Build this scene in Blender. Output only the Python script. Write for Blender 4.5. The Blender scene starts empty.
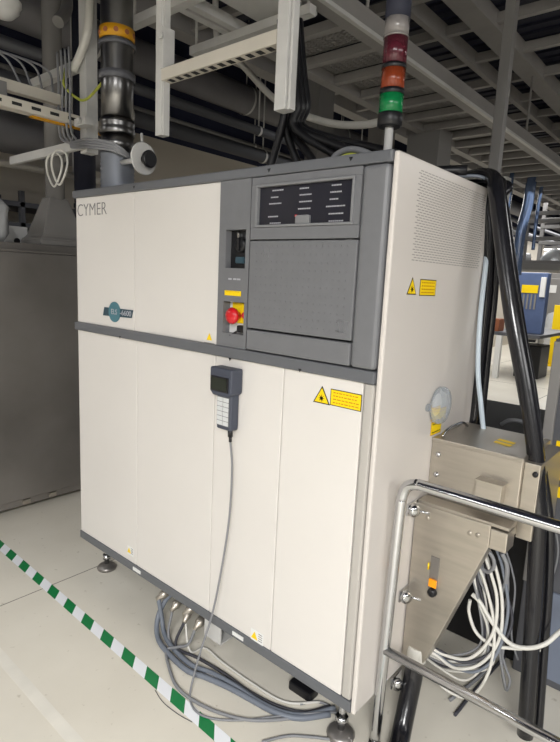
import bpy, bmesh, math, random
from mathutils import Vector, Matrix
random.seed(7)
S = bpy.context.scene
COL = S.collection
R = math.radians
PI = math.pi

# ------------------------------------------------------------------ camera
CAM = Vector((0.80732, -1.40108, 1.62755))
FPX = 538.57
RIGHT = Vector((0.75658168, 0.65219526, 0.04717528))
UP = Vector((-0.14523387, 0.09725959, 0.98460535))
FWD = Vector((-0.63756669, 0.75178582, -0.16830567))
cd = bpy.data.cameras.new('camera'); cam = bpy.data.objects.new('camera', cd); COL.objects.link(cam)
m = Matrix((RIGHT, UP, -FWD)).transposed().to_4x4(); m.translation = CAM
cam.matrix_world = m
cd.sensor_fit = 'HORIZONTAL'; cd.sensor_width = 36.0; cd.lens = FPX * 36.0 / 560.0
cd.clip_start = 0.02; cd.clip_end = 200
S.camera = cam

def P(ax, val, x, y):
    """world point on the plane ax=val that the photograph shows at pixel x,y"""
    d = RIGHT * ((x - 280) / FPX) - UP * ((y - 371) / FPX) + FWD
    i = 'xyz'.index(ax)
    return CAM + d * ((val - CAM[i]) / d[i])

# ------------------------------------------------------------------ materials
def srgb(r, g, b):
    f = lambda c: (c / 12.92 if c <= 0.04045 else ((c + 0.055) / 1.055) ** 2.4)
    return (f(r / 255), f(g / 255), f(b / 255), 1)

def mat(name, rgb, rough=0.5, metal=0.0, var=0.0, scale=8.0, bump=0.0, bscale=40.0, trans=0.0, alpha=1.0, emit=0.0, coat=0.0,
        stretch=(1, 1, 1), rvar=0.0, spec=0.5, ior=1.45):
    M = bpy.data.materials.new(name); M.use_nodes = True
    nt = M.node_tree; N = nt.nodes; L = nt.links
    b = N['Principled BSDF']; c = srgb(*rgb)
    b.inputs['Base Color'].default_value = c
    b.inputs['Roughness'].default_value = rough
    b.inputs['Metallic'].default_value = metal
    b.inputs['Transmission Weight'].default_value = trans
    b.inputs['Alpha'].default_value = alpha
    b.inputs['Coat Weight'].default_value = coat
    b.inputs['Specular IOR Level'].default_value = spec
    b.inputs['IOR'].default_value = ior
    if emit:
        b.inputs['Emission Color'].default_value = c
        b.inputs['Emission Strength'].default_value = emit
    if var or bump or rvar:
        tc = N.new('ShaderNodeTexCoord'); mp = N.new('ShaderNodeMapping'); mp.inputs['Scale'].default_value = stretch
        L.new(tc.outputs['Object'], mp.inputs['Vector'])
        n = N.new('ShaderNodeTexNoise'); n.inputs['Scale'].default_value = scale; n.inputs['Detail'].default_value = 5
        L.new(mp.outputs['Vector'], n.inputs['Vector'])
        if var:
            rp = N.new('ShaderNodeValToRGB')
            rp.color_ramp.elements[0].position = 0.3; rp.color_ramp.elements[1].position = 0.7
            rp.color_ramp.elements[0].color = tuple(max(0, v * (1 - var)) for v in c[:3]) + (1,)
            rp.color_ramp.elements[1].color = tuple(min(1, v * (1 + var * 0.6)) for v in c[:3]) + (1,)
            L.new(n.outputs['Fac'], rp.inputs['Fac']); L.new(rp.outputs['Color'], b.inputs['Base Color'])
        if rvar:
            mr = N.new('ShaderNodeMapRange'); mr.inputs['From Min'].default_value = 0.3; mr.inputs['From Max'].default_value = 0.7
            mr.inputs['To Min'].default_value = max(0.03, rough - rvar); mr.inputs['To Max'].default_value = min(1, rough + rvar)
            L.new(n.outputs['Fac'], mr.inputs['Value']); L.new(mr.outputs['Result'], b.inputs['Roughness'])
        if bump:
            n2 = N.new('ShaderNodeTexNoise'); n2.inputs['Scale'].default_value = bscale; n2.inputs['Detail'].default_value = 3
            L.new(mp.outputs['Vector'], n2.inputs['Vector'])
            bp = N.new('ShaderNodeBump'); bp.inputs['Strength'].default_value = bump; bp.inputs['Distance'].default_value = 0.01
            L.new(n2.outputs['Fac'], bp.inputs['Height']); L.new(bp.outputs['Normal'], b.inputs['Normal'])
    return M

M = {}
M['cream'] = mat('cream_paint', (217, 213, 208), 0.28, var=0.03, scale=2.0, bump=0.02, bscale=220)
M['cream_edge'] = mat('cream_edge_paint', (230, 227, 222), 0.35)
M['side'] = mat('side_panel_paint', (208, 202, 196), 0.30, var=0.03, scale=1.5, bump=0.03, bscale=6)
M['grey'] = mat('grey_moulding', (112, 113, 116), 0.42, var=0.04, scale=30, bump=0.04, bscale=250)
M['grey_light'] = mat('light_grey_strip', (176, 172, 166), 0.4)
M['rail'] = mat('grey_rail_paint', (98, 100, 104), 0.36, var=0.03, scale=20)
M['dark'] = mat('dark_gap', (30, 31, 33), 0.7)
M['black'] = mat('black_plastic', (22, 22, 25), 0.4)
M['screen'] = mat('dark_display_window', (38, 38, 46), 0.25)
M['ink'] = mat('white_print', (170, 170, 176), 0.6)
M['redled'] = mat('red_indicator', (210, 50, 50), 0.4, emit=0.25)
M['bezel'] = mat('bezel_grey', (126, 127, 129), 0.38)
M['yellow'] = mat('warning_yellow', (244, 208, 8), 0.45)
M['yellow2'] = mat('ochre_print', (196, 140, 10), 0.5)
M['white'] = mat('white_plastic', (226, 226, 224), 0.45)
M['red'] = mat('red_plastic', (198, 28, 36), 0.3, coat=0.3)
M['teal'] = mat('teal_badge', (74, 118, 130), 0.4)
M['teal_dark'] = mat('dark_teal_badge', (48, 72, 84), 0.4)
M['logo'] = mat('logo_grey', (122, 120, 120), 0.5)
M['pend'] = mat('slate_plastic', (66, 70, 82), 0.5, bump=0.05, bscale=300)
M['lcd'] = mat('green_black_lcd', (34, 40, 34), 0.12)
M['key'] = mat('keypad_white', (206, 208, 208), 0.5)
M['keygap'] = mat('keypad_grey', (96, 98, 102), 0.5)
M['cable'] = mat('grey_cable', (128, 129, 132), 0.5)
M['cable_blue'] = mat('blue_grey_cable', (112, 118, 128), 0.5)
M['cable_white'] = mat('white_cable', (206, 204, 197), 0.45)
M['cable_dark'] = mat('charcoal_cable', (62, 62, 68), 0.5)
M['ygreen'] = mat('yellow_green_cable', (170, 176, 70), 0.5)
M['hose'] = mat('black_rubber_hose', (24, 24, 28), 0.24, bump=0.12, bscale=18, coat=0.2)
M['tube_white'] = mat('pale_blue_tube', (192, 204, 214), 0.35)
M['steel'] = mat('brushed_stainless', (184, 177, 166), 0.40, 0.85, var=0.10, scale=5, bump=0.02, bscale=150, stretch=(1, 1, 10), rvar=0.06)
M['steel_old'] = mat('dull_stainless', (142, 138, 134), 0.38, 0.7, var=0.18, scale=2.2, bump=0.05, bscale=2.5, rvar=0.1)
M['chrome'] = mat('polished_tube', (205, 206, 208), 0.16, 1.0)
M['duct'] = mat('shiny_duct_steel', (118, 117, 116), 0.28, 1.0, bump=0.06, bscale=10, stretch=(1, 1, 0.4))
M['flex'] = mat('grey_flex_collar', (120, 124, 132), 0.5, 0.3)
M['galv'] = mat('galvanised_strut', (196, 195, 192), 0.5, 0.0, var=0.06, scale=15)
M['ivory'] = mat('ivory_rail_paint', (196, 190, 178), 0.5, var=0.05, scale=10)
M['beam'] = mat('ceiling_beam_paint', (146, 143, 140), 0.6, var=0.06, scale=6)
M['mesh'] = mat('perforated_panel', (126, 122, 118), 0.6)
M['vent'] = mat('vent_slots', (150, 146, 142), 0.6)
M['slab'] = mat('dark_panel', (34, 36, 50), 0.7)
M['far_wall'] = mat('unseen_wall_paint', (120, 118, 114), 0.8, var=0.05, scale=1)
M['void'] = mat('ceiling_void_paint', (40, 44, 66), 0.9, var=0.15, scale=1.0)
M['beige'] = mat('beige_wall_paint', (196, 188, 174), 0.7, var=0.05, scale=1)
M['pipe'] = mat('lagged_pipe', (132, 130, 132), 0.5, 0.2, var=0.08, scale=3)
M['floor_seam'] = mat('floor_seam', (128, 122, 114), 0.8)
M['residue'] = mat('tape_residue', (226, 222, 211), 0.55, var=0.06, scale=10)
M['green'] = mat('tape_green', (14, 124, 66), 0.4, var=0.05, scale=20)
M['tapewhite'] = mat('tape_white', (238, 240, 244), 0.4)
M['gl_green'] = mat('green_lens', (16, 120, 66), 0.22, trans=0.25, emit=0.03, bump=0.2, bscale=120, stretch=(1, 1, 0.02))
M['gl_amber'] = mat('amber_lens', (136, 58, 30), 0.22, trans=0.25, bump=0.2, bscale=120, stretch=(1, 1, 0.02))
M['gl_red'] = mat('red_lens', (84, 30, 42), 0.22, trans=0.25, bump=0.2, bscale=120, stretch=(1, 1, 0.02))
M['gl_clear'] = mat('clear_lens', (150, 145, 142), 0.2, trans=0.35, bump=0.2, bscale=120, stretch=(1, 1, 0.02))
M['clear'] = mat('clear_acrylic', (214, 224, 234), 0.12, trans=0.6, alpha=0.6)
M['film'] = mat('plastic_film', (206, 208, 210), 0.18, trans=0.3, bump=0.9, bscale=14)
M['hood'] = mat('smoky_hood', (128, 126, 124), 0.22, var=0.08, scale=4, bump=0.15, bscale=5)
M['dkcab'] = mat('charcoal_cabinet', (84, 85, 90), 0.5, var=0.04, scale=4)
M['slate'] = mat('slate_blue_panel', (112, 120, 136), 0.55)
M['bluebox'] = mat('blue_plastic', (84, 100, 136), 0.4, var=0.1, scale=6)
M['bluefilm'] = mat('blue_film', (104, 124, 158), 0.2, trans=0.5, bump=0.6, bscale=10, stretch=(1, 1, 0.2))
M['rack'] = mat('rack_grey', (128, 126, 124), 0.55)
M['rust'] = mat('rust_box', (140, 84, 56), 0.7)
M['lamp'] = mat('lamp_diffuser', (255, 252, 244), 0.5, emit=5.0)
M['orange'] = mat('orange_switch', (240, 150, 20), 0.35, emit=0.15)

def floor_material():
    Mt = bpy.data.materials.new('floor_vinyl'); Mt.use_nodes = True
    nt = Mt.node_tree; N = nt.nodes; L = nt.links; b = N['Principled BSDF']
    tc = N.new('ShaderNodeTexCoord')
    n1 = N.new('ShaderNodeTexNoise'); n1.inputs['Scale'].default_value = 1.6; n1.inputs['Detail'].default_value = 6
    n2 = N.new('ShaderNodeTexNoise'); n2.inputs['Scale'].default_value = 28; n2.inputs['Detail'].default_value = 4
    L.new(tc.outputs['Object'], n1.inputs['Vector']); L.new(tc.outputs['Object'], n2.inputs['Vector'])
    r1 = N.new('ShaderNodeValToRGB'); r1.color_ramp.elements[0].position = .3; r1.color_ramp.elements[1].position = .7
    r1.color_ramp.elements[0].color = srgb(214, 208, 194); r1.color_ramp.elements[1].color = srgb(228, 223, 210)
    L.new(n1.outputs['Fac'], r1.inputs['Fac'])
    r2 = N.new('ShaderNodeValToRGB'); r2.color_ramp.elements[0].position = .24; r2.color_ramp.elements[1].position = .34
    r2.color_ramp.elements[0].color = (.72, .7, .66, 1); r2.color_ramp.elements[1].color = (1, 1, 1, 1)
    L.new(n2.outputs['Fac'], r2.inputs['Fac'])
    mx = N.new('ShaderNodeMix'); mx.data_type = 'RGBA'; mx.blend_type = 'MULTIPLY'; mx.inputs['Factor'].default_value = 1
    L.new(r1.outputs['Color'], mx.inputs['A']); L.new(r2.outputs['Color'], mx.inputs['B'])
    L.new(mx.outputs['Result'], b.inputs['Base Color'])
    b.inputs['Roughness'].default_value = 0.42
    return Mt
M['floor'] = floor_material()

# ------------------------------------------------------------------ mesh helpers
def box(bm, x0, x1, y0, y1, z0, z1, bev=0.0, seg=2, mi=0):
    x0, x1 = sorted((x0, x1)); y0, y1 = sorted((y0, y1)); z0, z1 = sorted((z0, z1))
    t = bmesh.new()
    v = [t.verts.new((x, y, z)) for z in (z0, z1) for y in (y0, y1) for x in (x0, x1)]
    for f in ((0, 2, 3, 1), (4, 5, 7, 6), (0, 1, 5, 4), (2, 6, 7, 3), (0, 4, 6, 2), (1, 3, 7, 5)):
        t.faces.new([v[i] for i in f])
    if bev: bmesh.ops.bevel(t, geom=t.edges[:], offset=bev, segments=seg, affect='EDGES', profile=0.6)
    merge(bm, t, mi)

def merge(bm, t, mi=0):
    mp = {}
    for v in t.verts: mp[v] = bm.verts.new(v.co)
    for f in t.faces:
        try:
            nf = bm.faces.new([mp[v] for v in f.verts]); nf.material_index = mi; nf.smooth = f.smooth
        except ValueError: pass
    t.free()

def prism(bm, pts, d, bev=0.0, mi=0, seg=2):
    """polygon pts (3-D, coplanar) extruded by vector d"""
    t = bmesh.new(); d = Vector(d)
    a = [t.verts.new(Vector(p)) for p in pts]; b = [t.verts.new(Vector(p) + d) for p in pts]
    t.faces.new(a); t.faces.new(b[::-1]); n = len(a)
    for i in range(n): t.faces.new((a[i], b[i], b[(i + 1) % n], a[(i + 1) % n]))
    bmesh.ops.recalc_face_normals(t, faces=t.faces[:])
    if bev: bmesh.ops.bevel(t, geom=t.edges[:], offset=bev, segments=seg, affect='EDGES', profile=0.6)
    merge(bm, t, mi)

def frame_of(d):
    d = d.normalized(); a = Vector((0, 0, 1)) if abs(d.z) < 0.9 else Vector((1, 0, 0))
    u = d.cross(a).normalized(); return u, d.cross(u).normalized()

def lathe(bm, o, d, prof, n=24, mi=0, cap=True):
    """profile of (radius, distance along d) turned about the axis through o"""
    o = Vector(o); d = Vector(d).normalized(); u, w = frame_of(d); rings = []
    for r, h in prof:
        rings.append([bm.verts.new(o + d * h + (u * math.cos(2 * PI * k / n) + w * math.sin(2 * PI * k / n)) * r) for k in range(n)])
    for a, b in zip(rings, rings[1:]):
        for k in range(n):
            f = bm.faces.new((a[k], a[(k + 1) % n], b[(k + 1) % n], b[k])); f.smooth = True; f.material_index = mi
    if cap:
        f = bm.faces.new(rings[0][::-1]); f.material_index = mi
        f = bm.faces.new(rings[-1]); f.material_index = mi

def cyl(bm, a, b, r, n=16, mi=0):
    a = Vector(a); b = Vector(b); lathe(bm, a, b - a, [(r, 0), (r, (b - a).length)], n, mi)

def spline(pts, k=8):
    pts = [Vector(p) for p in pts]
    if len(pts) < 3: return pts
    q = [pts[0] * 2 - pts[1]] + pts + [pts[-1] * 2 - pts[-2]]; out = []
    for i in range(1, len(q) - 2):
        p0, p1, p2, p3 = q[i - 1:i + 3]
        for j in range(k):
            t = j / k
            out.append(0.5 * ((2 * p1) + (p2 - p0) * t + (2 * p0 - 5 * p1 + 4 * p2 - p3) * t * t + (3 * p1 - p0 - 3 * p2 + p3) * t ** 3))
    out.append(pts[-1]); return out

def tube(bm, pts, r, n=10, smooth=True, k=8, mi=0):
    p = spline(pts, k) if smooth else [Vector(q) for q in pts]
    rr = r if callable(r) else (lambda t: r)
    rings = []; u = None
    for i, c in enumerate(p):
        d = (p[min(i + 1, len(p) - 1)] - p[max(i - 1, 0)])
        if d.length < 1e-9: continue
        d.normalize()
        if u is None: u, _ = frame_of(d)
        else:
            u = u - d * u.dot(d)
            u = u.normalized() if u.length > 1e-6 else frame_of(d)[0]
        w = d.cross(u); R_ = rr(i / (len(p) - 1))
        rings.append([bm.verts.new(c + (u * math.cos(2 * PI * q / n) + w * math.sin(2 * PI * q / n)) * R_) for q in range(n)])
    for a, b in zip(rings, rings[1:]):
        for q in range(n):
            f = bm.faces.new((a[q], a[(q + 1) % n], b[(q + 1) % n], b[q])); f.smooth = True; f.material_index = mi
    f = bm.faces.new(rings[0][::-1]); f.material_index = mi
    f = bm.faces.new(rings[-1]); f.material_index = mi

def obj(name, bm, m, parent=None):
    me = bpy.data.meshes.new(name); bmesh.ops.recalc_face_normals(bm, faces=bm.faces[:]); bm.to_mesh(me); bm.free()
    for q in (m if isinstance(m, (list, tuple)) else [m]): me.materials.append(M[q] if isinstance(q, str) else q)
    o = bpy.data.objects.new(name, me); COL.objects.link(o)
    if parent is not None:
        o.parent = parent
        w = Vector((0, 0, 0)); q = parent
        while q is not None: w += q.location; q = q.parent
        me.transform(Matrix.Translation(-w))
    return o

def BM(): return bmesh.new()

def tag(o, label, cat, group=None, kind=None):
    if label: o['label'] = label
    if cat: o['category'] = cat
    if group: o['group'] = group
    if kind: o['kind'] = kind
    return o

def thing(name, label, cat, loc=(0, 0, 0), group=None):
    o = bpy.data.objects.new(name, None); COL.objects.link(o); o.location = loc; o.empty_display_size = .1
    return tag(o, label, cat, group)

def struct(name, bm, m):
    o = obj(name, bm, m); o['kind'] = 'structure'; return o

def pbox(name, m, parent, *a, **k):
    b = BM(); box(b, *a, **k); return obj(name, b, m, parent)

def cable(name, label, pts, r, m, group=None, cat='cable', k=8, n=8):
    b = BM(); tube(b, pts, r, n, True, k); return tag(obj(name, b, m), label, cat, group)

# ------------------------------------------------------------------ setting
b = BM(); box(b, -7, 7, -6, 26, -0.2, 0)
z = 0.0006
prism(b, [(-1.724, -6, 0), (-1.719, -6, 0), (-1.719, 3, 0), (-1.724, 3, 0)], (0, 0, z), mi=1)
prism(b, [(-3.5, -.60, 0), (1, -.60, 0), (1, -.555, 0), (-3.5, -.555, 0)], (0, 0, z), mi=2)
for yy in (3.0, 4.8, 6.6, 8.4, 10.2): prism(b, [(-7, yy, 0), (7, yy, 0), (7, yy + .012, 0), (-7, yy + .012, 0)], (0, 0, z), mi=1)
for xx in (-3.2, -1.4, 0.4): prism(b, [(xx, 3, 0), (xx + .012, 3, 0), (xx + .012, 20, 0), (xx, 20, 0)], (0, 0, z * .5), mi=1)
struct('floor', b, ['floor', 'floor_seam', 'residue'])
b = BM(); box(b, -7, 7, -6, 26, 4.6, 4.8); struct('ceiling', b, 'void')
b = BM(); box(b, -4.7, -4.5, -6, 26, 0, 3.12); struct('wall_left', b, 'beige')
b = BM(); box(b, -4.75, -4.5, -6, 26, 3.12, 4.6); struct('trim_1', b, 'void')
b = BM(); box(b, 5.0, 5.2, -6, 26, 0, 4.6); struct('wall_right', b, 'far_wall')
b = BM(); box(b, -7, 7, 26, 26.2, 0, 4.6); struct('wall_back', b, 'beige')
b = BM(); box(b, -7, 7, -6.2, -6, 0, 4.6); struct('wall_front', b, 'far_wall')

# ------------------------------------------------------------------ laser cabinet
W, D, H = 1.733, 0.82, 2.0
cab = thing('laser_cabinet', 'large cream laser cabinet with grey rails and grey operator module on levelling feet', 'machine', (-W / 2, D / 2, 0))
def F(x, y, yy=0.0): return P('y', yy, x, y)
pbox('cabinet_body', 'cream', cab, -W + .004, 0.0, .062, D, .245, 1.966, bev=.012)
pbox('underframe', 'dark', cab, -W + .03, -.03, .03, D - .02, .205, .246)
# panels
def panel(name, x0, x1, z0, z1):
    return pbox(name, 'cream', cab, x0 + .0015, x1 - .0015, 0.0, .06, z0, z1, bev=.004)
pu1 = panel('upper_panel', -W, -1.243, 1.368, 1.966)
pu2 = panel('upper_panel', -1.243, -.702, 1.368, 1.966)
SE = [-W, -1.222, -.708, -.362, -.042]
pl = [panel('lower_panel', SE[i], SE[i + 1], .244, 1.328) for i in range(4)]
# rails
tr = pbox('top_rail', 'rail', cab, -W - .012, .001, -.012, D, 1.966, 2.0, bev=.006)
mr_ = pbox('middle_rail', 'rail', cab, -W - .008, .0, -.014, .06, 1.328, 1.368, bev=.006)
br = pbox('bottom_rail', 'rail', cab, -W - .004, -.0, -.004, .05, .203, .244, bev=.004)
def screw(par, px, py, yy):
    p = F(px, py, yy); bb = BM(); s = .007
    prism(bb, [(p.x - s, yy, p.z + s * .6), (p.x + s, yy, p.z + s * .6), (p.x, yy, p.z - s)], (0, -.0015, 0))
    obj('screw', bb, 'black', par)
for px, py in ((134, 187), (269, 170), (351, 158.5)): screw(tr, px, py, -.012)
for px, py in ((120, 337), (230, 359), (300, 370)): screw(mr_, px, py, -.014)
for px, py in ((137, 567), (238, 636)):
    p = F(px, py, -.004); pbox('name_plate', 'white', br, p.x - .03, p.x + .03, -.007, -.004, .216, .232)
# corner pieces
b = BM(); box(b, -.092, -.003, -.014, .06, 1.369, 1.965, bev=.02, seg=4); obj('corner_column', b, 'grey', cab)
b = BM(); box(b, -.0405, -.003, -.004, .06, .246, 1.327, bev=.012, seg=4); obj('corner_strip', b, 'grey_light', cab)
# side panel, slightly dished sheet with rounded rear edge
sp = pbox('side_panel', 'side', cab, .003, .02, -.006, D - .02, .21, 1.995, bev=.006)
b = BM(); tube(b, [(-.03, D - .035, .21), (-.03, D - .035, 1.99)], .05, 20, False); obj('rear_corner', b, 'side', cab)
b = BM()
NZ, NY = 34, 22
for i in range(NZ):
    for j in range(NY):
        zz = 1.702 + i * .0079; yy = .118 + j * .0243 + (.012 if i % 2 else 0)
        box(b, .0197, .0203, yy, yy + .0185, zz, zz + .0028)
obj('vent_grille', b, 'vent', sp)

# lettering and badges
def text(name, s, size, ctr, axis, m, parent, ext=.0006, sx=1.0, bold=0.0):
    cu = bpy.data.curves.new(name, 'FONT'); cu.body = s; cu.size = size; cu.align_x = 'CENTER'; cu.align_y = 'CENTER'
    cu.extrude = ext; cu.offset = bold
    t = bpy.data.objects.new(name + '_tmp', cu); COL.objects.link(t)
    me = bpy.data.meshes.new_from_object(t.evaluated_get(bpy.context.evaluated_depsgraph_get()))
    bpy.data.objects.remove(t); bpy.data.curves.remove(cu)
    me.transform(Matrix.Diagonal((sx, 1, 1, 1)))
    rot = Matrix.Rotation(PI / 2, 4, 'X')
    if axis == 'x': rot = Matrix.Rotation(PI / 2, 4, 'Z') @ rot
    me.transform(rot); me.transform(Matrix.Translation(Vector(ctr)))
    bm = bmesh.new(); bm.from_mesh(me); bpy.data.meshes.remove(me)
    return obj(name, bm, m, parent)
text('logo_lettering', 'CYMER', .082, (-1.590, -.0006, 1.905), 'y', 'logo', pu1, sx=1.0, bold=-.0012)
# oval and bar badge
b = BM(); c = F(115, 312.5)
oc = Vector((-1.398, 0, 1.441))
lathe(b, oc, (0, -1, 0), [(.047, 0), (.047, .004)], 28)
for v in b.verts: v.co.x = oc.x + (v.co.x - oc.x) * 1.0
badge = obj('model_badge', b, 'teal', pu1)
b = BM(); prism(b, [(-1.495, -.0008, 1.418), (-1.262, -.0008, 1.424), (-1.25, -.0008, 1.460), (-1.483, -.0008, 1.458)], (0, -.0022, 0)); obj('badge_bar', b, 'teal_dark', badge)
text('badge_lettering', 'ELS', .034, (-1.398, -.0048, 1.441), 'y', 'ink', badge)
text('badge_number', '-6600', .034, (-1.308, -.0036, 1.441), 'y', 'ink', badge, sx=1.15)

def tri_label(par, c, s, axis, name='warning_triangle'):
    """yellow triangular hazard label with black border and burst; c on the surface; outward along -y or +x"""
    c = Vector(c)
    U = Vector((1, 0, 0)) if axis == 'y' else Vector((0, 1, 0)); O = Vector((0, -1, 0)) if axis == 'y' else Vector((1, 0, 0)); Z = Vector((0, 0, 1))
    def tri(k, d0, d1, mi):
        prism(b, [c + O * d0 + U * (-s * k) - Z * (s * .58 * k), c + O * d0 + U * (s * k) - Z * (s * .58 * k), c + O * d0 + Z * (s * 1.15 * k)], O * (d1 - d0), mi=mi)
    b = BM(); tri(1.0, 0, .0008, 0); tri(.82, .0008, .0013, 1)
    cc = c + O * .0013 - Z * s * .06
    lathe(b, cc, O, [(s * .17, 0), (s * .17, .0004)], 12, 0)
    for q in range(8):
        a = q * PI / 4; dv = U * math.cos(a) + Z * math.sin(a); pv = U * -math.sin(a) + Z * math.cos(a)
        prism(b, [cc + pv * s * .03, cc - pv * s * .03, cc + dv * s * .34 - pv * s * .03, cc + dv * s * .34 + pv * s * .03], O * .0004, mi=0)
    return obj(name, b, ['black', 'yellow'], par)

def rect_label(par, c, w, h, axis, name='warning_label', rows=4, m=('black', 'yellow', 'yellow2')):
    c = Vector(c)
    U = Vector((1, 0, 0)) if axis == 'y' else Vector((0, 1, 0)); O = Vector((0, -1, 0)) if axis == 'y' else Vector((1, 0, 0)); Z = Vector((0, 0, 1))
    def q(x0, x1, z0, z1, d0, d1, mi):
        prism(b, [c + U * x0 + Z * z0 + O * d0, c + U * x1 + Z * z0 + O * d0, c + U * x1 + Z * z1 + O * d0, c + U * x0 + Z * z1 + O * d0], O * (d1 - d0), mi=mi)
    b = BM(); q(-w / 2, w / 2, -h / 2, h / 2, 0, .0008, 0); q(-w / 2 * .95, w / 2 * .95, -h / 2 * .9, h / 2 * .9, .0008, .0013, 1)
    for i in range(rows):
        zz = h * (.3 - .6 * i / max(1, rows - 1)); x = -w * .4
        while x < w * .36:
            l = random.uniform(.05, .13) * w
            q(x, min(x + l, w * .42), zz - h * .035, zz + h * .035, .0013, .0016, 2); x += l + w * .025
    return obj(name, b, list(m), par)

tri_label(pl[3], (-.197, 0, 1.253), .034, 'y'); rect_label(pl[3], (-.104, 0, 1.262), .118, .054, 'y')
tri_label(sp, (.02, .135, 1.617), .031, 'x'); rect_label(sp, (.02, .245, 1.622), .115, .052, 'x')

def small_sticker(par, px, py, w=.05, h=.05, white=True):
    p = F(px, py); bb = BM(); x, zz = p.x, p.z
    if white: box(bb, x - w / 2, x + w / 2, -.0008, 0, zz - h / 2, zz + h / 2, mi=0)
    s = h * .34; tx = x - w * .2 if white else x
    prism(bb, [(tx - s, -.0008, zz - s * .8), (tx + s, -.0008, zz - s * .8), (tx, -.0008, zz + s)], (0, -.0006, 0), mi=1)
    if white:
        for i in range(4): box(bb, x + w * .12, x + w * .42, -.0012, -.0008, zz + h * (.3 - .18 * i), zz + h * (.36 - .18 * i), mi=2)
    else:
        box(bb, x - w * .6, x + w * .6, -.0008, 0, zz - h * .62, zz - h * .5, mi=2)
    obj('caution_sticker', bb, ['white', 'yellow', 'logo'], par)
small_sticker(pl[0], 130.5, 551, .05, .045); small_sticker(pl[2], 257, 637, .065, .05)
small_sticker(pu2, 209.5, 337, .05, .045, False)

# operator module: grey column with two recesses
oc_ = thing('operator_column', None, None) if False else None
b = BM()
X0, X1 = -.700, -.545
ra0, ra1, rz0, rz1 = -.664, -.563, 1.658, 1.794
qa0, qa1, qz0, qz1 = -.668, -.560, 1.420, 1.537
for a in ((X0, X1, rz1, 1.965), (X0, X1, qz1, rz0), (X0, X1, 1.369, qz0)):
    box(b, a[0], a[1], -.006, .06, a[2], a[3])
for lo, hi, z0, z1 in ((X0, ra0, rz0, rz1), (ra1, X1, rz0, rz1), (X0, qa0, qz0, qz1), (qa1, X1, qz0, qz1)):
    box(b, lo, hi, -.006, .06, z0, z1)
oc_ = obj('operator_column', b, 'grey', cab)
pbox('switch_recess', 'black', oc_, ra0, ra1, .022, .06, rz0, rz1)
b = BM(); lathe(b, (-.607, .022, 1.742), (0, -1, 0), [(.026, 0), (.026, .012), (.02, .016), (.0, .016)], 20, cap=False); box(b, -.613, -.601, -.003, .012, 1.72, 1.764, bev=.003)
obj('main_switch', b, 'black', oc_)
b = BM(); box(b, -.632, -.588, .012, .0225, 1.676, 1.70, bev=.004); obj('switch_legend', b, 'teal_dark', oc_)
b = BM(); box(b, -.614, -.602, .0, .02, 1.766, 1.784, bev=.003); obj('key_tag', b, 'chrome', oc_)
b = BM()
for x in (-.645, -.62, -.60): box(b, x, x + .017, -.0066, -.006, 1.616, 1.622)
obj('column_print', b, 'ink', oc_)
rect_label(oc_, (-.620, -.006, 1.568), .085, .018, 'y', 'yellow_label', rows=1, m=('yellow', 'yellow', 'yellow2'))
pbox('stop_recess_plate', 'white', oc_, qa0, qa1, .03, .06, qz0, qz1)
b = BM(); box(b, -.650, -.562, .024, .031, 1.458, 1.534, bev=.002); obj('stop_back_plate', b, 'yellow', oc_)
b = BM(); lathe(b, (-.617, .024, 1.486), (0, -1, 0), [(.015, 0), (.015, .022), (.029, .024), (.031, .034), (.026, .042), (.012, .048), (0, .0485)], 28, cap=False); obj('emergency_stop_button', b, 'red', oc_)
b = BM(); lathe(b, (-.573, .024, 1.490), (0, -1, 0), [(.012, 0), (.012, .016), (.009, .02), (0, .02)], 18, cap=False); obj('reset_button', b, 'red', oc_)
b = BM(); box(b, -.61, -.575, .008, .031, 1.425, 1.452, bev=.006); cyl(b, (-.59, .02, 1.44), (-.63, -.004, 1.412), .004); obj('padlock_hasp', b, 'black', oc_)
# status display
b = BM(); x0, x1, z0, z1 = -.538, -.094, 1.758, 1.964
ix0, ix1, iz0, iz1 = -.514, -.116, 1.798, 1.938
box(b, x0, x1, -.010, .06, iz1, z1, bev=.003); box(b, x0, x1, -.010, .06, z0, iz0, bev=.003)
box(b, x0, ix0, -.010, .06, iz0, iz1); box(b, ix1, x1, -.010, .06, iz0, iz1)
disp = obj('status_display', b, 'grey', cab)
b = BM(); t = .008
box(b, ix0, ix1, -.016, .0, iz1 - t, iz1, bev=.002); box(b, ix0, ix1, -.016, 0, iz0, iz0 + t, bev=.002)
box(b, ix0, ix0 + t, -.016, 0, iz0 + t, iz1 - t, bev=.002); box(b, ix1 - t, ix1, -.016, 0, iz0 + t, iz1 - t, bev=.002)
box(b, -.338, -.282, -.012, 0, iz0 + t, iz0 + .034, bev=.002)
obj('display_bezel', b, 'bezel', disp)
pbox('display_window', 'screen', disp, ix0, ix1, .0, .02, iz0, iz1)
rows = [(105, 150, 120), (98, 128, 152), (90, 145, 182), (85, 130, 242), (92, 138, 272), (232, 275, 110), (232, 285, 140), (230, 282, 172), (225, 282, 205), (222, 272, 237),
        (382, 425, 95), (375, 425, 127), (372, 405, 160), (355, 438, 194), (367, 427, 228), (367, 430, 262)]
for u0, u1, v in rows:
    p = F(250 + u0 / 4.667, 165 + v / 4.667); q = F(250 + u1 / 4.667, 165 + v / 4.667)
    if p.z < iz0 + .012: continue
    x = p.x; b = BM()
    while x < q.x:
        l = random.uniform(.004, .009); box(b, x, x + l, -.0006, 0, p.z - .0020, p.z + .0020); x += l + .0014
    obj('display_text', b, 'ink', disp)
p = F(250 + 215 / 4.667, 165 + 237 / 4.667); pbox('status_light', 'redled', disp, p.x - .004, p.x + .004, -.0012, 0, p.z - .003, p.z + .003)
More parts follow.
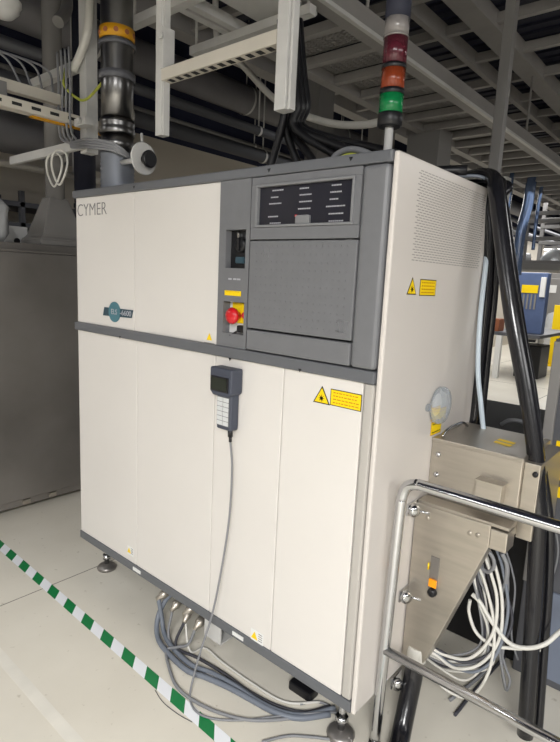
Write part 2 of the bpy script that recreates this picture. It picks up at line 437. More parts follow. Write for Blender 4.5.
# grey door and drawer
b = BM(); box(b, -.538, -.094, -.010, .06, 1.450, 1.754, bev=.005)
for i in range(17):
    for j in range(11):
        cx, cz = -.505 + i * .0235, 1.475 + j * .026
        lathe(b, (cx, -.0103, cz), (0, -1, 0), [(.0024, 0), (.0012, .0005)], 6)
door = obj('access_door', b, 'grey', cab)
b = BM()
for (px, py, qx, qy) in ((337, 320, 349, 321.5), (339, 320, 338, 333), (343, 321, 342, 332), (347, 323, 345, 333), (336, 331, 346, 334)):
    p = F(px, py, -.0112); q = F(qx, qy, -.0112); cyl(b, p, q, .0011, 5)
for (px, py, qx, qy) in ((262, 246, 265, 258), (270, 246, 268, 260), (322, 243, 333, 242), (340, 241, 352, 239)):
    p = F(px, py, -.0112); q = F(qx, qy, -.0112); cyl(b, p, q, .0007, 5)
obj('scuff_marks', b, 'bezel', door)
pbox('lower_drawer', 'grey', cab, -.538, -.094, -.012, .06, 1.372, 1.444, bev=.006)
pbox('hinge_gap', 'dark', cab, -.5452, -.5382, .02, .062, 1.369, 1.965)
# feet
for fx, fy in ((-1.67, .115), (-.085, .09), (-1.66, .72), (-.085, .72)):
    b = BM(); cyl(b, (fx, fy, .02), (fx, fy, .206), .013); lathe(b, (fx, fy, .06), (0, 0, 1), [(.024, 0), (.024, .022)], 6)
    lf = obj('levelling_foot', b, 'chrome', cab)
    b = BM(); lathe(b, (fx, fy, 0), (0, 0, 1), [(.050, 0), (.052, .010), (.044, .02), (.02, .03)], 28); obj('foot_pad', b, 'steel_old', lf)
b = BM(); box(b, -.745, -.645, .012, .018, .112, .204); box(b, -.745, -.645, .018, .10, .112, .118); obj('cable_bracket', b, 'galv', cab)
# clear port cover on the side
pc = Vector((.02, .400, 1.212))
b = BM(); lathe(b, pc, (1, 0, 0), [(.042, 0), (.042, .004), (.066, .006), (.068, .02), (.062, .03), (.03, .034), (0, .035)], 28, cap=False); lathe(b, pc + Vector((.0, -.075, .0)), (1, 0, 0), [(.014, 0), (.014, .006)], 14)
obj('port_cover', b, 'clear', sp)
rect_label(sp, (.02, .415, 1.125), .085, .05, 'x', 'port_label', rows=2, m=('yellow2', 'yellow', 'black'))
rect_label(sp, (.02, .40, 1.180), .07, .05, 'x', 'port_label', rows=2, m=('yellow2', 'yellow', 'yellow2'))

# ------------------------------------------------------------------ hand terminal
ht = thing('handheld_terminal', 'dark slate handheld keypad terminal hanging on the cream front panel', 'controller', (-.61, -.03, 1.03))
b = BM(); prism(b, [(-.672, -.001, 1.205), (-.655, -.001, 1.190), (-.575, -.001, 1.190), (-.556, -.001, 1.205), (-.556, -.001, 1.296), (-.672, -.001, 1.296)], (0, -.060, 0), bev=.008, seg=3)
box(b, -.648, -.570, -.045, -.001, 1.060, 1.21, bev=.010, seg=3)
obj('terminal_body', b, 'pend', ht)
b = BM(); box(b, -.663, -.570, -.0655, -.058, 1.208, 1.264, bev=.003); sc = obj('screen_surround', b, 'black', ht)
pbox('screen', 'lcd', sc, -.657, -.577, -.0665, -.0655, 1.214, 1.258)
b = BM(); box(b, -.642, -.577, -.0475, -.045, 1.076, 1.188)
obj('keypad', b, 'keygap', ht)
for i in range(6):
    for j in range(2):
        bb = BM(); x = -.6395 + j * .0310; zz = 1.079 + i * .0180; box(bb, x, x + .0285, -.0495, -.0475, zz, zz + .0160, bev=.0008); obj('key', bb, 'key', ht)
b = BM(); cyl(b, (-.592, -.024, 1.065), (-.588, -.026, 1.035), .0095, 10); cyl(b, (-.588, -.026, 1.037), (-.587, -.026, 1.015), .006, 10); obj('strain_relief', b, 'black', ht)
b = BM()
cp = [Vector((-.587, -.026, 1.02)), P('y', -.025, 232, 470), P('y', -.03, 229, 520), P('y', -.04, 221, 572), P('y', -.06, 212, 615), P('y', -.10, 201, 650), P('y', -.13, 194, 675)]
cp += [P('z', .006, 190, 698), P('z', .006, 197, 712), P('z', .006, 215, 719), P('z', .006, 245, 720), P('z', .012, 280, 716), P('z', .02, 318, 713), P('z', .006, 345, 712)]
tube(b, cp, .0042, 8, True, 10); obj('coiled_cable', b, 'cable', ht).name = 'terminal_cable'

# ------------------------------------------------------------------ signal tower
tx, ty = -.058, .06
st = thing('signal_tower', 'signal light tower with green, amber, red and clear lenses on top of the cream cabinet', 'signal light', (tx, ty, 2.0))
def turn(name, m, prof, par=st, n=28):
    b = BM(); lathe(b, (tx, ty, 0), (0, 0, 1), prof, n); return obj(name, b, m, par)
turn('pole', 'galv', [(.022, 2.0005), (.022, 2.006), (.0125, 2.007), (.0125, 2.085)])
turn('tower_base', 'black', [(.030, 2.078), (.036, 2.082), (.036, 2.112), (.033, 2.116)])
turn('green_lens', 'gl_green', [(.034, 2.116), (.034, 2.166)])
turn('lens_joint', 'black', [(.0355, 2.166), (.0355, 2.180)])
turn('amber_lens', 'gl_amber', [(.034, 2.180), (.034, 2.234)])
turn('lens_joint', 'black', [(.0355, 2.234), (.0355, 2.246)])
turn('red_lens', 'gl_red', [(.034, 2.246), (.034, 2.316)])
turn('lens_joint', 'gl_clear', [(.0365, 2.316), (.0365, 2.322)])
turn('clear_lens', 'gl_clear', [(.0345, 2.322), (.0345, 2.366)])
turn('tower_cap', 'slab', [(.0355, 2.366), (.0355, 2.44), (.030, 2.452)])

# ------------------------------------------------------------------ stainless boxes on the side
sb = thing('interface_box', 'square stainless steel box with small hatch mounted high on cabinet side', 'metal box', (.19, .5, .83))
b = BM(); box(b, .021, .335, .392, .70, .825, 1.088, bev=.004); box(b, .335, .385, .41, .70, .815, 1.078, bev=.003)
obj('box_shell', b, 'steel', sb)
b = BM(); prism(b, [(.021, .388, 1.078), (.337, .388, 1.078), (.337, .388, 1.094), (.021, .388, 1.094)], (0, .32, 0), bev=.003); obj('box_lid', b, 'steel', sb)
b = BM(); box(b, .207, .292, .348, .392, .925, .995, bev=.002); box(b, .203, .296, .345, .392, .993, .999); obj('small_hatch', b, 'steel', sb)
for i, (zz, xx) in enumerate(((1.035, .05), (.96, .05), (1.045, .372), (.90, .372))):
    b = BM(); yy = .392 if xx < .3 else .41; lathe(b, (xx, yy, zz), (0, -1, 0), [(.009, 0), (.009, .006), (.004, .008)], 14); obj('bolt', b, 'chrome' if i < 2 else 'black', sb)
b = BM()
for k in range(2): prism(b, [(.20 , .50 + k * .04, 1.0945), (.26, .49 + k * .04, 1.0945), (.26, .515 + k * .04, 1.0945), (.20, .525 + k * .04, 1.0945)], (0, 0, .0008))
obj('yellow_sticker', b, 'yellow', sb)
b = BM(); tube(b, [(.045, .42, 1.096), (.05, .46, 1.12), (.05, .58, 1.12), (.05, .64, 1.096)], .005, 8, True); obj('lift_handle', b, 'chrome', sb)

bk = thing('beam_delivery_bracket', 'tapered stainless steel bracket plate with orange switch below the square steel box', 'metal bracket', (.1, .33, .24))
b = BM(); prism(b, [(.024, .30, .872), (.288, .30, .876), (.288, .30, .80), (.115, .30, .290), (.095, .30, .262), (.05, .30, .25), (.024, .30, .262)], (0, .07, 0), bev=.004); obj('bracket_plate', b, 'steel', bk)
b = BM(); box(b, .288, .343, .296, .372, .800, .868, bev=.004); obj('end_block', b, 'steel', bk)
b = BM(); box(b, .03, .343, .305, .37, .872, .884, bev=.002); obj('top_flange', b, 'steel', bk)
b = BM(); box(b, .100, .132, .297, .30, .555, .70, bev=.0015); sp_ = obj('switch_plate', b, 'steel_old', bk)
q = P('y', .296, 433, 583); b = BM(); box(b, q.x - .014, q.x + .014, .288, .297, q.z - .014, q.z + .014, bev=.002); obj('orange_switch', b, 'orange', sp_)
q = P('y', .296, 432.5, 592); b = BM(); lathe(b, (q.x, .298, q.z), (0, -1, 0), [(.016, 0), (.015, .014), (.008, .018), (0, .018)], 18, cap=False); obj('black_knob', b, 'black', sp_)
q = P('y', .296, 428.5, 566); b = BM(); cyl(b, (q.x, .295, q.z - .012), (q.x, .295, q.z + .012), .003, 8); obj('yellow_pointer', b, 'yellow', sp_)
for px, py in ((470, 533), (478, 535), (428, 518)):
    q = P('y', .30, px, py); b = BM(); lathe(b, (q.x, .30, q.z), (0, -1, 0), [(.008, 0), (.008, .003), (.003, .004)], 12); obj('bolt', b, 'steel', bk)
for yy_, zz_ in ((.262, .862), (.262, .535), (.262, .185)):
    b = BM(); box(b, .0205, .028, .235, .31, zz_ - .022, zz_ + .022, bev=.003); lathe(b, (.028, yy_, zz_), (.75, -.6, 0), [(.014, 0), (.014, .008), (.021, .01), (.021, .026), (.006, .03)], 20)
    cyl(b, (.035, .27, zz_ - .004), (.085, .285, zz_ - .008), .005, 8)
    obj('clamp_knob', b, 'chrome', bk)

# ------------------------------------------------------------------ handrail
hr = thing('handrail', 'polished steel tube handrail with two rails in front of the steel bracket', 'handrail', (.05, .12, 0))
b = BM(); top = 1.018
pts = [(.030, .135, .0), (.048, .115, .45), (.062, .105, .90), (.068, .102, .965), (.082, .1, 1.002), (.115, .1, 1.018), (.17, .1, 1.02), (.6, .1, 1.02), (1.25, .1, 1.02), (1.30, .1, 1.0), (1.32, .1, .94), (1.32, .12, 0)]
tube(b, pts, .0175, 16, True, 6); obj('rail_frame', b, 'chrome', hr)
b = BM(); cyl(b, (.05, .113, .405), (1.32, .113, .405), .0155, 16); obj('lower_rail', b, 'chrome', hr)
for x in (.030, 1.32):
    b = BM(); lathe(b, (x, .135 if x < .5 else .12, 0), (0, 0, 1), [(.024, 0), (.024, .006), (.021, .01), (.020, .02)], 24); obj('base_flange', b, 'chrome', hr)

# ------------------------------------------------------------------ hoses over the cabinet's rear corner
def px(ys, pts): return [P('y', yy, a, c) for (a, c), yy in zip(pts, ys)]
def hose(label, pts, r, m='hose', group='black hoses over the cabinet corner', name='rubber_hose', cat='hose'):
    b = BM(); tube(b, pts, r, 14, True, 8); return tag(obj(name, b, m), label, cat, group)
hose('thick black hose bending over cabinet corner down past the steel box, in front',
     [Vector((-.40, .86, 1.80)), Vector((-.22, .80, 2.02)), Vector((-.06, .70, 2.045)), Vector((.045, .62, 2.025))] + px([.55, .52, .50, .48, .47, .46, .45, .45, .45, .45], [(496, 190), (500, 220), (505, 262), (513, 320), (526, 390), (535, 450), (538, 510), (536, 570), (531, 650), (525, 735)]), .027, group=None)
hose('slimmer black hose running along the right flank of the thick black hose',
     [Vector((-.34, .92, 1.80)), Vector((-.18, .84, 2.01)), Vector((-.03, .76, 2.04)), Vector((.06, .68, 2.02))] + px([.62, .58, .56, .54, .52, .50, .49, .5, .5, .5], [(502, 194), (507, 222), (512, 262), (521, 325), (533, 395), (541, 460), (549, 520), (549, 580), (544, 650), (538, 735)]), .015, group=None)
hose('black hose dropping straight beside the vent grille to behind the steel box',
     [Vector((-.30, .88, 1.80)), Vector((-.16, .82, 1.99)), Vector((-.05, .77, 2.03)), Vector((.04, .71, 2.02))] + px([.68, .70, .73, .75, .75, .75], [(486, 203), (488, 235), (487, 290), (481, 350), (475, 410), (472, 440)]) + [Vector((.10, .765, .95))], .018, group=None)
hose('second straight black hose just right of the one beside the vent grille',
     [Vector((-.26, .93, 1.80)), Vector((-.1, .86, 1.99)), Vector((-.0, .81, 2.03)), Vector((.06, .77, 2.01))] + px([.74, .75, .77, .79, .79, .79], [(494, 205), (496, 240), (494, 295), (488, 350), (482, 410), (479, 440)]) + [Vector((.14, .80, .95))], .016, group=None)
hose('pale blue tube hanging beside the black hoses behind the steel box',
     [Vector((-.16, .86, 1.8)), Vector((-.04, .85, 1.9))] + px([.76, .70, .68, .66, .66, .66], [(489, 225), (486, 262), (480, 320), (478, 370), (481, 405), (484, 436)]), .0095, 'tube_white', None, 'plastic_tube', 'tube')
for i, (dy, m, lab) in enumerate(((0, 'cable_blue', 'blue grey thin tube arching over cabinet top beside the black hoses'), (.035, 'cable_white', 'white thin tube arching over cabinet top beside the black hoses'))):
    cable('thin_tube', lab, [Vector((-.36, .50 + dy, 2.007)), Vector((-.16, .53 + dy, 2.012)), Vector((-.05, .55 + dy, 2.022)), Vector((.02, .59 + dy, 2.022)), Vector((.05, .64 + dy, 1.99)), Vector((.06, .67 + dy, 1.9))], .006, m, cat='tube')

# ------------------------------------------------------------------ cables behind the bracket and black sleeve at the rail foot
def pz(pts): return [P('y', yy, a, c) for a, c, yy in pts]
sl = []
cable('sleeved_cable', 'wide black cable sleeve hanging from white wrap beside the handrail foot', [Vector((.075, .315, .275)), Vector((.078, .295, .2)), Vector((.085, .25, .11)), Vector((.10, .19, .045)), Vector((.14, .08, .036)), Vector((.22, -.05, .036))], .034, 'hose', n=14)
cable('cable_wrap', 'white tape wrap around top of the black cable sleeve', [Vector((.074, .325, .315)), Vector((.074, .32, .295)), Vector((.075, .315, .268))], .036, 'cable_white', n=14)
WL = [
 ('cable_white', .0075, [(414, 650, .35), (425, 645, .36), (445, 655, .37), (470, 658, .38), (492, 635, .40), (497, 600, .42), (488, 565, .42), (480, 548, .41)], 'white cable sweeping in the longest arc behind the handrail'),
 ('cable_white', .0075, [(415, 653, .35), (432, 653, .36), (455, 668, .37), (480, 664, .39), (499, 640, .41), (502, 600, .43), (494, 562, .43), (486, 545, .42)], 'white cable arcing just outside the longest white arc'),
 ('cable_white', .007, [(416, 656, .35), (428, 672, .35), (450, 692, .36), (472, 696, .37), (490, 668, .39), (494, 625, .41), (484, 580, .42), (474, 560, .41)], 'white cable drooping lowest below the lower handrail'),
 ('cable_blue', .007, [(414, 647, .355), (430, 648, .365), (450, 664, .375), (474, 672, .385), (496, 655, .40), (508, 612, .43), (503, 570, .44), (496, 548, .43)], 'blue grey cable among the white arcs under the bracket'),
 ('cable_white', .010, [(472, 594, .42), (480, 602, .42), (492, 622, .41), (508, 642, .41), (525, 648, .42), (545, 644, .44), (562, 630, .50), (590, 612, .66), (604, 600, .882)], 'thick white cable looping right past the thick black hose'),
 ('cable_white', .008, [(470, 600, .42), (469, 612, .42), (476, 632, .41), (492, 645, .41), (510, 648, .43), (540, 650, .48)], 'white cable beneath the thick looping white cable'),
 ('cable', .0045, [(505, 548, .5), (512, 570, .5), (515, 590, .5), (512, 620, .5), (512, 640, .5), (518, 660, .5)], 'thin grey wire wandering down left of the thick black hose'),
 ('cable', .006, [(500, 540, .47), (506, 565, .48), (508, 590, .48), (503, 610, .48), (496, 630, .48), (505, 665, .48), (510, 680, .48), (506, 690, .48), (502, 670, .48), (504, 640, .48)], 'grey cable with a small loop low under the bracket'),
 ('cable', .0085, [(482, 545, .40), (492, 556, .40), (494, 566, .41), (488, 572, .42), (478, 568, .43), (476, 585, .44), (484, 620, .44), (486, 650, .45)], 'grey cable curling tightly beneath the bracket end block'),
 ('cable', .010, [(502, 553, .42), (507, 566, .43), (506, 582, .44), (500, 594, .46)], 'short thick grey cable beside the bracket end block'),
 ('cable', .006, [(476, 555, .42), (480, 580, .43), (490, 600, .44), (498, 625, .45), (500, 655, .46), (506, 690, .47)], 'grey cable dropping through the tangle to the floor'),
 ('cable_dark', .007, [(418, 646, .36), (438, 650, .37), (462, 662, .38), (486, 656, .40), (505, 640, .43), (512, 615, .46), (500, 580, .46)], 'dark cable running through the white arcs'),
 ('cable_white', .006, [(473, 570, .41), (478, 600, .42), (487, 625, .42), (488, 650, .43), (478, 672, .42), (462, 680, .4), (440, 668, .37), (418, 652, .36)], 'white cable curving inside the other white arcs'),
]
random.seed(5)
for i, nm in enumerate(('first', 'second', 'third', 'fourth', 'fifth', 'sixth')):
    o_ = i * 4
    WL.append((('cable', 'cable_dark', 'cable_white')[i % 3], .0055, [(468 + o_ * .9, 548 + o_ * .2, .40 + .012 * i), (472 + o_, 575, .41 + .012 * i), (478 + o_ * .8 + random.uniform(-4, 4), 605, .42 + .01 * i), (482 + o_ * .6, 635 + random.uniform(-8, 8), .43), (470 + o_, 652 + i * 3, .41), (446, 655 + i * 3, .385), (420, 648 + i, .365)], nm + ' thin strand, counted from the left, dropping behind the bracket diagonal'))
for m, r, pts, lab in WL: cable('signal_cable', lab, pz(pts), r * .78, m, 'cables under the steel bracket')
cable('signal_cable', 'thin pale wire hanging down the charcoal cabinet at the frame edge', pz([(556, 532, .86), (558, 550, .86), (556, 565, .86), (551, 580, .87), (547, 592, .87)]), .004, 'cable')
for i, (lab, pts) in enumerate((('dark floor cable crossing under the bracket towards the black box', [(455, 715), (475, 690), (498, 664), (520, 640)]), ('grey floor cable beside the dark one under the bracket', [(450, 700), (480, 676), (492, 660), (488, 648)]))):
    cable('floor_cable', lab, [P('z', .008, a, c) for a, c in pts], .007, ('cable_dark', 'cable')[i])

# ------------------------------------------------------------------ cables under the front
CN = [Vector((-1.01 + .058 * i, .055 + .012 * (i % 2), .165 - .012 * (i % 3))) for i in range(5)]
for i, c in enumerate(CN):
    cn = thing('cable_connector', ['leftmost metal cable plug under the cabinet front', 'second metal cable plug from the left under the cabinet', 'middle metal cable plug under the cabinet front',
        'fourth metal cable plug from the left under the cabinet', 'rightmost metal cable plug under the cabinet front'][i], 'connector', c, 'metal plugs under the cabinet front')
    d = Vector((.35 * (i % 3 - 1), -.75, -.5)).normalized()
    b = BM(); lathe(b, c + Vector((0, .02, .04)), d, [(.016, 0), (.022, .004), (.022, .02), (.015, .024), (.015, .08)], 14); obj('plug_body', b, 'chrome', cn)
    b = BM(); lathe(b, c + Vector((0, .02, .04)) + d * .05, d, [(.020, 0), (.020, .03), (.012, .045), (.010, .06)], 8); obj('coupling_nut', b, 'steel', cn)
tips = [c + Vector((0, .02, .04)) + Vector((.35 * (i % 3 - 1), -.75, -.5)).normalized() * .1 for i, c in enumerate(CN)]
fl = lambda pts, z=.009: [P('z', z, a, c) for a, c in pts]
def V3(*a): return [Vector(q) for q in a]
G_ = 'cables on the floor under the cabinet front'
cable('power_cable', 'thick blue grey cable curving widest left from the plugs across floor', V3((-1.0, .07, .19), (-1.03, .03, .14), (-1.035, -.01, .075), (-1.0, -.045, .025), (-.92, -.075, .012)) + fl([(185, 669), (205, 677), (228, 687), (252, 700), (275, 712), (300, 718), (330, 714)], .012), .0115, 'cable_blue', G_)
cable('power_cable', 'second thick blue grey cable just inside the widest one', [tips[0]] + V3((-1.015, -.005, .06), (-.98, -.02, .02), (-.90, -.045, .012)) + fl([(190, 664), (212, 673), (236, 686), (258, 701), (282, 712), (305, 715), (335, 708)], .012), .0105, 'cable_blue', G_)
cable('power_cable', 'grey cable crossing leftward then looping forward across the tape side', [tips[4]] + V3((-.80, -.03, .06), (-.85, -.05, .03), (-.88, -.085, .012)) + fl([(172, 677), (180, 690), (196, 702), (220, 713), (250, 720), (285, 719), (325, 713)], .008), .0065, 'cable', G_)
cable('power_cable', 'dark grey cable slanting right from the middle plug to the front foot', [tips[2]] + V3((-.87, -.04, .02),) + fl([(198, 658), (225, 674), (250, 692), (278, 706), (305, 712), (330, 706)], .008), .0065, 'cable_dark', G_)
cable('power_cable', 'grey cable slanting right from the leftmost plugs to the front foot', [tips[1]] + V3((-.93, -.03, .02),) + fl([(190, 662), (212, 676), (240, 694), (270, 708), (310, 714), (336, 710)], .008), .006, 'cable', G_)
cable('power_cable', 'pale cable crossing from the fourth plug under the terminal cable', [tips[3]] + V3((-.80, -.02, .025),) + fl([(205, 648), (222, 662), (250, 682), (285, 702), (320, 702)], .007), .005, 'cable_white', G_)
cable('power_cable', 'thin grey cable bending at the foot and running out of the picture', fl([(300, 704), (318, 702), (332, 708), (338, 722), (334, 738), (312, 737), (288, 736), (262, 742)], .006), .005, 'cable', 'cables on the floor under the cabinet front')
cable('tape_thread', 'thin brown thread lying beside the striped tape', fl([(155, 690), (163, 702), (178, 714), (192, 722)], .002), .0012, 'cable_dark', cat='thread')
b = BM(); q = P('z', .02, 303, 690); box(b, q.x - .06, q.x + .05, q.y - .02, q.y + .04, .0005, .04, bev=.008); tag(obj('floor_junction_box', b, 'black'), 'black junction block on the floor under the cabinet front', 'junction box')

# ------------------------------------------------------------------ striped tape
b = BM(); hw, per = .0255, .170
x = -.808 - per / 4 - 22 * per; n = 0; yc = lambda q: -.2243 - .0158 * q
while x < 1.2:
    x1 = x + per / 2; sh = .026
    prism(b, [(x + sh, yc(x) - hw, .0007), (x1 + sh, yc(x1) - hw, .0007), (x1 - sh, yc(x1) + hw, .0007), (x - sh, yc(x) + hw, .0007)], (0, 0, .0006), mi=n % 2); n += 1; x = x1
tag(obj('marking_tape', b, ['green', 'tapewhite']), 'green and white striped marking tape stuck on the floor', 'tape')

# ------------------------------------------------------------------ stainless enclosure at the left
lc = thing('stainless_enclosure', 'tall dull stainless steel enclosure standing left of the cream cabinet', 'machine', (-2.95, .3, 0))
b = BM(); box(b, -3.35, -2.65, -1.4, 1.7, .10, 1.715, bev=.006); obj('enclosure_shell', b, 'steel_old', lc)
b = BM(); box(b, -3.33, -2.672, -1.38, 1.68, .05, .10); obj('base_channel', b, 'steel_old', lc)
b = BM(); box(b, -3.35, -2.655, -1.4, 1.7, 1.716, 1.73, bev=.003); box(b, -3.05, -2.72, -1.3, 1.6, 1.73, 1.775, bev=.004); obj('top_flange', b, 'steel_old', lc)
for yy in (-1.2, -.09, .85, 1.5):
    b = BM(); cyl(b, (-2.70, yy, .02), (-2.70, yy, .052), .014, 12); lathe(b, (-2.70, yy, 0), (0, 0, 1), [(.04, 0), (.04, .014), (.018, .024)], 20); obj('levelling_foot', b, 'chrome', lc)
for yy in (.1, .28): 
    b = BM(); box(b, -2.672, -2.655, yy, yy + .05, .06, .09, bev=.003); obj('base_clip', b, 'steel', lc)
hd = thing('exhaust_hood', 'smoky plastic exhaust hood tapering upward on top of the stainless enclosure', 'hood', (-2.9, .44, 1.775))
b = BM()
def ring(x0, x1, y0, y1, z): return [b.verts.new(p) for p in ((x0, y0, z), (x1, y0, z), (x1, y1, z), (x0, y1, z))]
rs = [ring(-3.04, -2.745, .31, .66, 1.7755), ring(-3.04, -2.745, .31, .66, 1.815), ring(-3.02, -2.77, .34, .64, 1.84), ring(-2.96, -2.85, .43, .56, 2.10)]
for a, c in zip(rs, rs[1:]):
    for k in range(4): b.faces.new((a[k], a[(k + 1) % 4], c[(k + 1) % 4], c[k]))
b.faces.new(rs[0][::-1]); b.faces.new(rs[-1]); bmesh.ops.bevel(b, geom=b.edges[:], offset=.006, segments=2, affect='EDGES'); obj('hood_skirt', b, 'hood', hd)
b = BM(); cyl(b, (-2.905, .495, 2.09), (-2.905, .495, 4.6), .062, 24); obj('hood_duct', b, 'hood', hd)
b = BM(); cyl(b, (-3.22, .90, 1.731), (-3.22, .90, 4.6), .080, 24); lathe(b, (-3.22, .9, 2.1), (0, 0, 1), [(.086, 0), (.086, .03)], 24); tag(obj('dark_duct', b, 'slab'), 'dark vertical duct standing behind the smoky exhaust hood', 'duct')
b = BM(); q = P('x', -2.85, 5, 235); 
random.seed(3)
lathe(b, (-2.88, .03, 1.7755), (0, 0, 1), [(.10, 0), (.13, .06), (.12, .14), (.13, .22), (.09, .27), (.03, .30)], 20)
for v in b.verts: v.co += Vector((random.uniform(-.012, .012), random.uniform(-.012, .012), 0))
tag(obj('plastic_bag', b, 'film'), 'crumpled clear plastic bag on the stainless enclosure at the frame edge', 'bag')
ub = thing('utility_box', 'small white utility box with black socket beside the exhaust hood', 'box', (-3.15, .29, 1.731))
pbox('box_body', 'white', ub, -3.24, -3.08, .22, .38, 1.731, 1.90, bev=.008)
b = BM(); lathe(b, (-3.08, .30, 1.80), (1, 0, 0), [(.02, 0), (.02, .012)], 16); obj('socket', b, 'black', ub)
# shelf lines behind
sh = thing('wall_rack', 'dark rack of shelves behind the stainless enclosure along the beige wall', 'rack', (-4.1, .9, 0))
for zz in (1.65, 1.95, 2.12): pbox('shelf', 'dkcab', sh, -4.4, -3.9, -.3, 2.4, zz, zz + .04)
for yy in (-.3, .7, 1.6, 2.36): pbox('upright', 'dkcab', sh, -3.94, -3.9, yy, yy + .04, 0, 2.25); pbox('upright', 'dkcab', sh, -4.4, -4.36, yy, yy + .04, 0, 2.25)

# ------------------------------------------------------------------ exhaust duct on the laser cabinet
dx, dy = -1.575, .13
du = thing('exhaust_duct', 'shiny round exhaust duct with yellow band rising from the cream cabinet top', 'duct', (dx, dy, 2.0))
def dl(name, m, prof, n=28): b = BM(); lathe(b, (dx, dy, 0), (0, 0, 1), prof, n); return obj(name, b, m, du)
dl('flex_collar', 'flex', [(.082, 2.0005), (.082, 2.012)] + [(.076 + .004 * (i % 2), 2.016 + i * .01) for i in range(16)] + [(.078, 2.18)])
dl('duct_lower', 'duct', [(.074, 2.18), (.074, 2.26)])
dl('duct_joint', 'duct', [(.08, 2.26), (.084, 2.268), (.08, 2.29), (.078, 2.30), (.082, 2.31), (.08, 2.33)])
dl('duct_pipe', 'duct', [(.0735, 2.33), (.0735, 2.50), (.0735, 2.9), (.0735, 4.6)])
dl('clamp_ring', 'dkcab', [(.083, 2.50), (.083, 2.535)])
dl('clamp_ring', 'dkcab', [(.084, 2.645), (.084, 2.662)])
bd = dl('yellow_band', 'yellow2', [(.079, 2.672), (.079, 2.722)])
for k in range(10):
    a = k * 2 * PI / 10; b = BM(); c = Vector((dx + .0795 * math.cos(a), dy + .0795 * math.sin(a), 2.697))
    lathe(b, c, (math.cos(a), math.sin(a), 0), [(.011, -.004), (.011, .002)], 10); obj('band_mark', b, 'rust', bd)
b = BM(); c = Vector((dx + .235, dy - .02, 2.13)); cyl(b, (dx + .06, dy - .02, 2.13), c, .012, 12)
lathe(b, c, Vector((1, .05, 0)), [(.068, 0), (.071, .005), (.068, .01)], 26); cyl(b, c, c + Vector((-.012, -.0, .11)), .006); obj('damper_disc', b, 'galv', du)
b = BM(); lathe(b, c + Vector((.010, 0, -.005)), Vector((1, .05, 0)), [(.02, 0), (.02, .025), (.036, .027), (.038, .04), (.032, .046)], 24); obj('damper_knob', b, 'black', du)

# ------------------------------------------------------------------ hanging strut frames
def strut(bm, a, c, w=.045, hgt=None):
    a, c = Vector(a), Vector(c); h = hgt or w
    lo = Vector(map(min, a, c)); hi = Vector(map(max, a, c)); d = hi - lo
    e = [w / 2 if k != d[:].index(max(d)) else 0 for k in range(3)]
    if d[:].index(max(d)) != 2: e[2] = h / 2
    box(bm, lo.x - e[0], hi.x + e[0], lo.y - e[1], hi.y + e[1], lo.z - e[2], hi.z + e[2], bev=.003)
tz = thing('hanging_strut_frame', 'white hanging strut frame with slotted crossbar above the cabinet middle', 'strut frame', (-.85, .1, 4.6))
b = BM(); strut(b, (-1.19, .1, 2.205), (-1.19, .1, 4.6), .042); box(b, -1.168, -1.16, .085, .115, 2.205, 2.9); obj('vertical_strut', b, 'galv', tz)
b = BM(); strut(b, (-.505, .1, 2.200), (-.505, .1, 4.6), .050); box(b, -.478, -.466, .085, .115, 2.2, 4.6, bev=.003); obj('vertical_strut', b, 'galv', tz)
b = BM(); box(b, -1.168, -.531, .075, .125, 2.415, 2.462, bev=.003)
for i in range(12): box(b, -1.14 + i * .05, -1.115 + i * .05, .085, .115, 2.4142, 2.4156, mi=1)
obj('crossbar', b, ['ivory', 'dark'], tz)
b = BM(); box(b, -1.165, -1.15, .07, .13, 2.46, 2.62, bev=.002); lathe(b, (-1.158, .07, 2.58), (0, -1, 0), [(.012, 0), (.012, .014)], 6); obj('corner_bracket', b, 'galv', tz)
tk = thing('cable_trunking', 'pale overhead cable trunking with beams above the hanging strut frame', 'trunking', (-1.2, .4, 2.9))
b = BM(); box(b, -1.27, -.98, -.9, .86, 2.90, 3.03, bev=.004); obj('trunk', b, 'galv', tk)
for xx in (-1.485, -1.42): 
    b = BM(); box(b, xx, xx + .045, -.9, 1.0, 2.88, 2.93, bev=.003); obj('side_beam', b, 'galv', tk)
for yy in (.70, .30):
    b = BM(); box(b, -1.75, -.9, yy, yy + .05, 2.835, 2.878, bev=.003); obj('cross_beam', b, 'galv', tk)
for xx, yy in ((-1.72, .725), (-.93, .725), (-1.72, .325), (-.93, .325)):
    b = BM(); cyl(b, (xx, yy, 2.83), (xx, yy, 4.6), .007, 8); obj('hanger_rod', b, 'galv', tk)

# post and arms at the left
pf = thing('strut_post', 'grey strut post with two side arms left of the shiny exhaust duct', 'strut frame', (-2.12, .3, 4.6))
b = BM(); strut(b, (-2.12, .3, 2.27), (-2.12, .3, 4.6), .070, .070); obj('post', b, 'galv', pf)
b = BM(); box(b, -2.76, -2.165, .275, .325, 2.725, 2.775, bev=.003); obj('upper_arm', b, 'galv', pf)
b = BM(); box(b, -3.0, -2.04, .236, .264, 2.285, 2.335, bev=.003); obj('lower_arm', b, 'galv', pf)
b = BM(); box(b, -2.1, -1.99, .2, .25, 2.39, 2.43, bev=.003); lathe(b, (-2.03, .2, 2.41), (0, -1, 0), [(.014, 0), (.014, .02)], 6); obj('pipe_clamp', b, 'galv', pf)
b = BM(); tube(b, [(-2.02, .255, 3.3), (-2.01, .25, 3.0), (-2.03, .245, 2.86), (-2.09, .24, 2.77), (-2.17, .238, 2.70)], .022, 12); obj('conduit', b, 'cable_white', pf)
cr = thing('cable_rail', 'plain ivory cable rail passing left of the strut post, upper of two', 'rail', (-2.25, -.3, 2.55))
b = BM(); box(b, -2.30, -2.25, -1.2, .24, 2.525, 2.58, bev=.003); obj('rail', b, 'ivory', cr)
